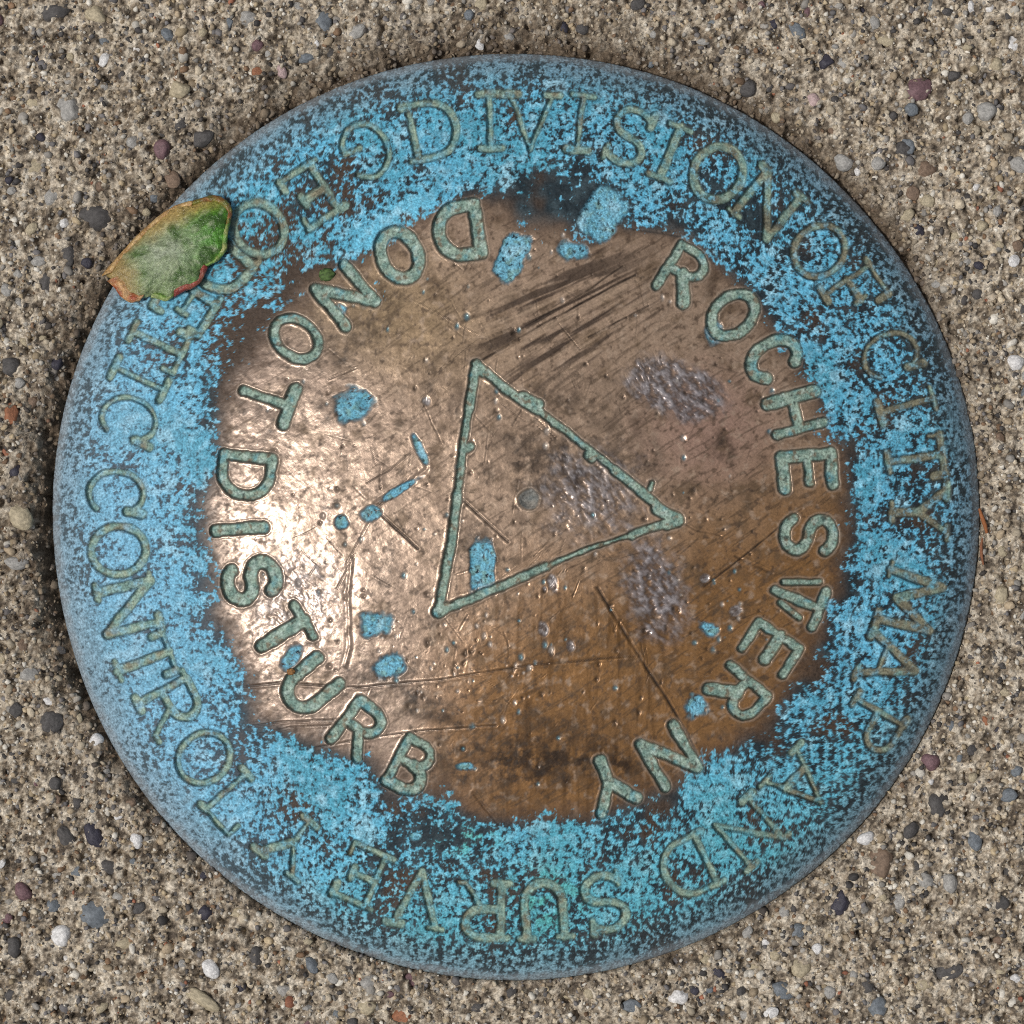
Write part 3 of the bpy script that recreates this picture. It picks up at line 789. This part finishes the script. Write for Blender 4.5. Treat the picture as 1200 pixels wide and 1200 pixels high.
def leaf_mesh(name, rhos, hfun, cfun, a0=0, a1=None, thick=.28, close=True):
    P = []; n = len(lp)
    fine_poly = []
    K = 5
    for i in range(n):
        for k in range(K):
            t = k / K
            fine_poly.append(lp[i] * (1 - t) + lp[(i + 1) % n] * t)
    fp = np.array(fine_poly)
    fp = (fp + np.roll(fp, 1, 0) + np.roll(fp, -1, 0)) / 3
    m = len(fp)
    ids = np.arange(m) if close else np.arange(a0 * K, a1 * K + 1) % m
    top, bot_, cols = [], [], []
    for rho in rhos:
        q = leaf_ring(fp[ids], rho)
        z = leaf_base(q[:, 0], q[:, 1]) + hfun(q, rho, ids / m)
        top.append(np.stack([q[:, 0], q[:, 1], z], 1)); bot_.append(np.stack([q[:, 0], q[:, 1], z - thick], 1))
        cols.append(cfun(q, rho, ids / m))
    nr, nc = len(rhos), len(ids)
    Vt = np.concatenate(top); Vb = np.concatenate(bot_); cs = np.concatenate(cols)
    Fs = []
    wrap = nc if close else nc - 1
    for r_ in range(nr - 1):
        for c in range(wrap):
            a, b = r_ * nc + c, r_ * nc + (c + 1) % nc
            a2, b2 = a + nc, b + nc
            Fs.append((a, b, b2, a2)); o_ = nr * nc
            Fs.append((a + o_, a2 + o_, b2 + o_, b + o_))
    for c in range(wrap):
        b = (c + 1) % nc
        o_ = nr * nc; e = (nr - 1) * nc
        Fs.append((e + c, e + b, e + b + o_, e + c + o_))
        Fs.append((c, c + o_, b + o_, b))
    if not close:
        for r_ in range(nr - 1):
            o_ = nr * nc
            Fs.append((r_ * nc, r_ * nc + nc, r_ * nc + nc + o_, r_ * nc + o_))
            k = nc - 1
            Fs.append((r_ * nc + k, r_ * nc + k + o_, r_ * nc + nc + k + o_, r_ * nc + nc + k))
    Vv = np.concatenate([Vt, Vb]); Vv[:, :2] -= lc; Vv[:, 2] -= 1.6
    return mesh_np(name, Vv, np.array(Fs), np.concatenate([cs, cs * .6]))
def dome(q, rho, t):
    n1 = fbm(q[:, 0], q[:, 1], 3.0, 3, 70)
    return 1.7 * (1 - rho ** 2.6) + .5 * n1 + .16 * perlin(q[:, 0] / .8, q[:, 1] / .8, 71) + .07 * perlin(q[:, 0] / .35, q[:, 1] / .35, 76)
def lcol(q, rho, t):
    al = ((q - lc) @ ld) / 6.0                                   # -1 dry end .. 1 green end
    ac = ((q - lc) @ np.array([-ld[1], ld[0]])) / 4.0            # + upper left side
    n1 = fbm(q[:, 0], q[:, 1], 1.6, 3, 72)
    c = mix(np.repeat(col(.19, .26, .12), len(q), 0), col(.08, .27, .02), sstep(-.1, .8, al + .5 * n1))
    c = mix(c, col(.34, .38, .29), .7 * np.exp(-((al + .15) / .5) ** 2 - ((ac - .05) / .45) ** 2) * sstep(-.5, .3, n1))  # sheen on the middle of the blade, painted in as pale grey
    c = mix(c, col(.04, .10, .012), .85 * sstep(.0, .35, -n1 + .2 * al))
    c = mix(c, col(.42, .48, .30), .5 * sstep(.15, .4, fbm(q[:, 0] * 1.3, q[:, 1], .8, 2, 77)))
    c = mix(c, col(.46, .30, .10), .85 * sstep(.35, .95, ac - .25 * al + .3 * n1))
    c = mix(c, col(.34, .20, .07), .7 * sstep(.55, 1.0, -al + .2 * n1))
    return c
tag(leaf, 'small glossy green leaf scrap with tan and red edges lying across the disc rim', 'leaf')
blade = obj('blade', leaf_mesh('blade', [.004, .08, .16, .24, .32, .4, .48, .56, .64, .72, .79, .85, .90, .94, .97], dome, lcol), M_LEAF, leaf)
def rim_h(lo, hi, up):
    def f(q, rho, t):
        return .25 + up * math.sin((rho - lo) / (hi - lo) * math.pi) + .30 * fbm(q[:, 0], q[:, 1], 1.8, 2, 74) - 1.0 * max(0, rho - .97)
    return f
def rim_c(a, b):
    def f(q, rho, t):
        return mix(np.repeat(col(*a), len(q), 0), col(*b), sstep(-.3, .4, fbm(q[:, 0], q[:, 1], 1.0, 3, 75)))
    return f
def ring_part(name, i0, i1, lo, hi, up, a, b):
    rh = list(np.linspace(lo, hi, 6))
    return obj(name, leaf_mesh(name, rh, rim_h(lo, hi, up), rim_c(a, b), i0, i1, .3, close=False), M_LEAF, leaf)
ring_part('dried_margin', 0, 10, .87, 1.02, .28, (.44, .25, .09), (.56, .38, .17))
ring_part('dried_margin', 10, 18, .90, 1.02, .26, (.16, .18, .03), (.24, .09, .03))
ring_part('green_margin', 18, 25, .88, 1.02, .24, (.14, .30, .05), (.36, .38, .12))
ring_part('red_margin', 25, 30, .80, 1.04, .30, (.24, .035, .025), (.36, .12, .07))
ring_part('green_margin', 30, 33, .88, 1.02, .22, (.28, .34, .12), (.14, .28, .05))
ring_part('red_margin', 34, 39, .84, 1.03, .28, (.50, .30, .13), (.32, .07, .03))

# ------------------------------------------------------------------ small litter
def sliver(name, pts, w, c, z0, label, cat):
    P = np.array([px_slab(*p) for p in pts]); n = len(P)
    Vv = []
    for i, (x, y) in enumerate(P):
        t = P[min(i + 1, n - 1)] - P[max(i - 1, 0)]; t = t / np.linalg.norm(t); nx, ny = -t[1], t[0]
        ww = w * (.35 + .65 * math.sin(math.pi * (i + .4) / (n - .2)))
        for a in range(6):
            ca, sa = math.cos(a * math.pi / 3), math.sin(a * math.pi / 3)
            Vv.append((x + nx * ww * ca, y + ny * ww * ca, z0 + ww * .7 * sa + .1 * math.sin(i * 1.7)))
    Fs = [(i * 6 + a, i * 6 + (a + 1) % 6, i * 6 + 6 + (a + 1) % 6, i * 6 + 6 + a) for i in range(n - 1) for a in range(6)]
    Vv = np.array(Vv)
    me = mesh_np(name, Vv, np.array(Fs), np.repeat(col(*c), len(Vv), 0))
    return tag(obj(name, me, M_SAND), label, cat)
sliver('rust_sliver', [(1147, 596), (1150, 606), (1154, 616), (1156, 625)], .22, (.30, .11, .04), .35, 'thin orange rusty splinter lodged in the gap beside the disc rim', 'debris')
sliver('rust_sliver', [(1151, 630), (1149, 640), (1150, 652), (1152, 662)], .16, (.24, .10, .05), .3, 'narrower brown rusty splinter just below the orange one at the disc rim', 'debris')

def tuft(name, px, py, r_, c, label, cat):
    x, y = on_disc(px, py); x, y = float(x), float(y)
    v, f = ico(3)
    n1 = fbm(v[:, 0] * 2 + 3, v[:, 1] * 2 + v[:, 2] * 2, .8, 3, 81)
    v = v * (1 + .5 * n1)[:, None] * np.array([r_, r_ * .75, r_ * .45])
    cl = mix(np.repeat(col(*c), len(v), 0), col(*[q * .35 for q in c]), sstep(-.2, .3, n1))
    o = obj(name, mesh_np(name, v, f, cl), M_SAND)
    o.location = (x * MM, y * MM, (float(disc_z(math.hypot(x, y))) + .08) * MM)
    return tag(o, label, cat)
tuft('moss_tuft', 383, 322, .8, (.10, .17, .05), 'tiny dark green moss tuft at the foot of the letter N in NOT', 'moss')
tuft('soil_crumb', 341, 787, .42, (.34, .17, .06), 'tiny orange brown crumb lying between the letters T and U of DISTURB', 'debris')
